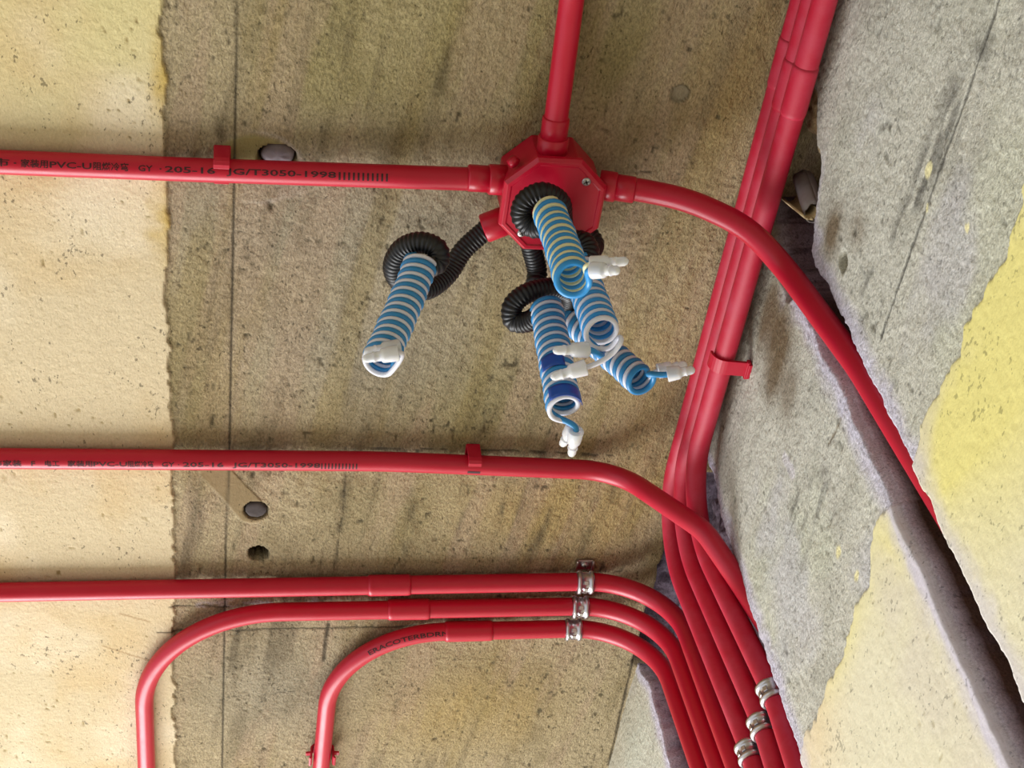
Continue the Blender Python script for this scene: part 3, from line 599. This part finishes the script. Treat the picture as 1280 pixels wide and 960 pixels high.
# ------------------------------------------------------------------ red clips
def thick(path, th):                                    # closed outline of a bent strip
    p = [np.array(q, float) for q in path]; L = []; Rr = []
    for i in range(len(p)):
        t = nrm((p[min(i + 1, len(p) - 1)] - p[max(i - 1, 0)])); nn = np.array([-t[1], t[0]]); L.append(p[i] + nn * th / 2); Rr.append(p[i] - nn * th / 2)
    return L + Rr[::-1], len(p)
def strip(name, o, ex, ey, ez, path, th, width, mat, parent):
    """bent strip: path in (ex, ey), extruded along ez"""
    pl, n = thick(path, th); V = []; m = 2 * n
    for sgn in (-.5, .5): V += [o + q[0] * ex + q[1] * ey + ez * width * sgn for q in pl]
    Fs = [(i, (i + 1) % m, m + (i + 1) % m, m + i) for i in range(m)]
    for i in range(n - 1):
        a, b, c, d = i, i + 1, m - 2 - i, m - 1 - i; Fs.append((a, d, c, b)); Fs.append((m + a, m + b, m + c, m + d))
    ob = link(name, pyd(name, V, Fs), mat, parent, False); return bevel(ob, .0003, 2)
UX, UY, UZ = np.eye(3)
def arcp(c, r, a0, a1, n=9): return [(c[0] + r * math.cos(math.radians(a)), c[1] + r * math.sin(math.radians(a))) for a in np.linspace(a0, a1, n)]
yA = pA[nearest(pA, CE(273, 208, .0105))]; y2 = p2[nearest(p2, CE(594, 580, .0105))]
def hook_at(pt, label): 
    c = np.array([pt[0], pt[1], ZC]); q = empty('pipe_clip', c, label, 'pipe clip', 'red plastic pipe clips')
    strip('base', c, -UY, -UZ, UX, [(-.0100, .0012), (.0125, .0012)], .0024, .0112, 'red_clip', q)
    strip('hook', c, -UY, -UZ, UX, [(.0122, .0005), (.0124, .004), (.0124, .0165), (.0116, .0188), (.0100, .0200), (.0074, .0202)], .0022, .0104, 'red_clip', q)
    strip('lip', c, -UY, -UZ, UX, [(-.0098, .001), (-.0100, .007), (-.0095, .0110)], .0018, .0098, 'red_clip', q); return q
hook_at(yA, 'red square hook clip on the conduit leading to the octagonal box')
hook_at(y2, 'red square hook clip on the printed conduit that crosses over the bundle')
q5 = p5[nearest(p5, CE(396, 944, .0105))]; c = np.array([q5[0], q5[1], ZC])
q = empty('pipe_clip', c, 'red open U clip holding the conduit with letters on its bend', 'pipe clip', 'red plastic pipe clips')
strip('saddle', c, UX, -UZ, UY, [(-.0118, .0170), (-.0104, .0150), (-.0102, .0100), (-.0100, .0040), (-.0080, .0014), (.0080, .0014), (.0100, .0040), (.0102, .0100), (.0104, .0150), (.0118, .0170)], .0020, .012, 'red_clip', q)
for sx in (-1, 1): strip('wing', c + np.array([sx * .0115, -.004, 0]), UX * sx, -UZ, UY, [(-.001, .0100), (.004, .0105)], .0022, .004, 'red_clip', q)
b3o, b3p = bd[2]; c = b3p[nearest(b3p, CE(905, 452, .0426))].copy(); c[0] = 0; c[2] = ZC
q = empty('pipe_clip', c, 'red plastic clip strapping the bundle conduit to the wall', 'pipe clip', 'red plastic pipe clips')
strip('strap', c, -UX, -UZ, UY, [(-.002, .0535), (.0030, .0538), (.0175, .0526)] + arcp((.0175, .0426), .0098, 80, -10, 8), .0022, .0125, 'red_clip', q)
strip('base', c, -UX, -UZ, UY, [(.0012, .0505), (.0012, .058)], .0026, .0125, 'red_clip', q)
strip('end_tab', c, -UX, -UZ, UY, [(.0022, .0525), (.0022, .0568)], .0026, .0150, 'red_clip', q)

# ------------------------------------------------------------------ steel saddles
def saddle(o, ax, out, side, label, foot, a0=-105, a1=105, wd=.0150, r=R, base=.0):
    """o on the pipe axis, ax along it, out away from the surface, side across"""
    q = empty('pipe_saddle', o, label, 'pipe clamp', 'steel pipe saddles')
    prof = [(-.5, .0008), (-.47, .0022), (-.40, .0030), (-.30, .0030), (-.23, .0022), (-.19, .0013), (.19, .0013), (.23, .0022), (.30, .0030), (.40, .0030), (.47, .0022), (.5, .0008), (.5, .0002), (-.5, .0002)]
    an = np.radians(np.linspace(a0, a1, 25)); V = []; Fs = []; m = len(prof)
    for a in an:
        dr = math.cos(a) * out + math.sin(a) * side
        for u, h in prof: V.append(o + ax * u * wd + dr * (r + h))
    for i in range(24):
        for j in range(m): Fs.append((i * m + j, i * m + (j + 1) % m, (i + 1) * m + (j + 1) % m, (i + 1) * m + j))
    Fs.append(tuple(range(m))); Fs.append(tuple(24 * m + j for j in range(m))[::-1])
    link('strap', pyd('strap', V, Fs), 'steel', q)
    for a in (-40, 0, 40):
        dr = math.cos(math.radians(a)) * out + math.sin(math.radians(a)) * side; sd_ = -math.sin(math.radians(a)) * out + math.cos(math.radians(a)) * side
        e = link('embossed_plate', pyd('embossed_plate', *boxg(o + dr * (r + .0014), ax * .0020, sd_ * .0017, dr * .0005)), 'steel', q, False); bevel(e, .0004)
    for sg in foot:
        fo = o + side * sg * (r + .0042) - out * (r + .0008)
        f = link('foot', pyd('foot', *merge([boxg(fo, ax * wd * .5, side * .0056, out * .0007), boxg(fo + ax * wd * .46 + out * .001, ax * .0009, side * .0056, out * .0014), boxg(fo - ax * wd * .46 + out * .001, ax * .0009, side * .0056, out * .0014)])), 'steel', q, False); bevel(f, .0004)
        screw(fo + out * .0012, out, q, .0032)
    return q
dn_, sd_ = -UZ, -UY
for pth, px, py, lab, ft in ((p3, 727, 728, 'steel pipe saddle with exposed screw on the conduit from the skim coat', (1, -1)), (p4, 720, 759, 'steel pipe saddle between two other saddles on the ceiling', (-1,)), (p5, 713, 788, 'steel pipe saddle on the ceiling conduit with letters on its bend', (-1,))):
    i = nearest(pth, CE(px, py, .0105)); ax = nrm(pth[i + 1] - pth[i - 1]); saddle(pth[i], ax, dn_, nrm(np.cross(ax, dn_)) * (-1 if np.cross(ax, dn_)[1] > 0 else 1), lab, ft)
for (pth, zz, lab) in ((bd[2][1], .2385, 'steel ring saddle beside the broken wall edge in the wide slot'), (bd[1][1], .2425, 'steel ring saddle, second from the broken wall edge in the wide slot'), (bd[0][1], .2440, 'steel ring saddle, third from the broken wall edge in the wide slot'), (p3, .2480, 'steel ring saddle furthest from the broken wall edge in the wide slot')):
    i = nearest(pth[len(pth) // 3:], np.array([0, pth[-1][1], ZC - zz])) + len(pth) // 3; i = int(np.argmin(np.abs(pth[:, 2] - (ZC - zz)))); saddle(pth[i], nrm(pth[i + 1] - pth[i - 1]), -UX, UY, lab, (), -150, 150, .0150)

# ------------------------------------------------------------------ scraps left in the broken pit
def shell(name, a, b, r, th, a0, a1, mat, seed, label, jag=.004):
    a, b = np.array(a), np.array(b); d = nrm(b - a); n1 = nrm(np.cross(d, UX)); n2 = np.cross(d, n1); rs = np.random.RandomState(seed); n = 21; V = []; Fs = []
    an = np.radians(np.linspace(a0, a1, n)); e0 = rs.rand(n) * jag; e1 = rs.rand(n) * jag; m = 6
    for rr in (r, r - th):
        for k in range(m):
            for j in range(n):
                s0 = a - d * e0[j]; s1 = b + d * e1[j]; V.append(s0 + (s1 - s0) * k / (m - 1) + rr * (math.cos(an[j]) * n1 + math.sin(an[j]) * n2))
    o = m * n
    for k in range(m - 1):
        for j in range(n - 1):
            i = k * n + j; Fs.append((i, i + 1, i + n + 1, i + n)); Fs.append((o + i, o + i + n, o + i + n + 1, o + i + 1))
    for j in range(n - 1): Fs.append((j, o + j, o + j + 1, j + 1)); i = (m - 1) * n + j; Fs.append((i, i + 1, o + i + 1, o + i))
    for k in range(m - 1): i = k * n; Fs.append((i, i + n, o + i + n, o + i)); i += n - 1; Fs.append((i, o + i, o + i + n, i + n))
    return tag(link(name, pyd(name, V, Fs), mat), label, 'debris')
shell('broken_tube', WA(1005, 226, -.010), WA(1018, 264, -.004), .0074, .0012, 0, 360, 'scrap', 3, 'broken grey tube stub in the dark pit beside the bundle')
shell('plaster_scrap', WA(988, 243, -.002), WA(1012, 262, .002), .0066, .0014, 120, 280, 'tan', 6, 'curled tan scrap leaning on the broken tube in the pit')
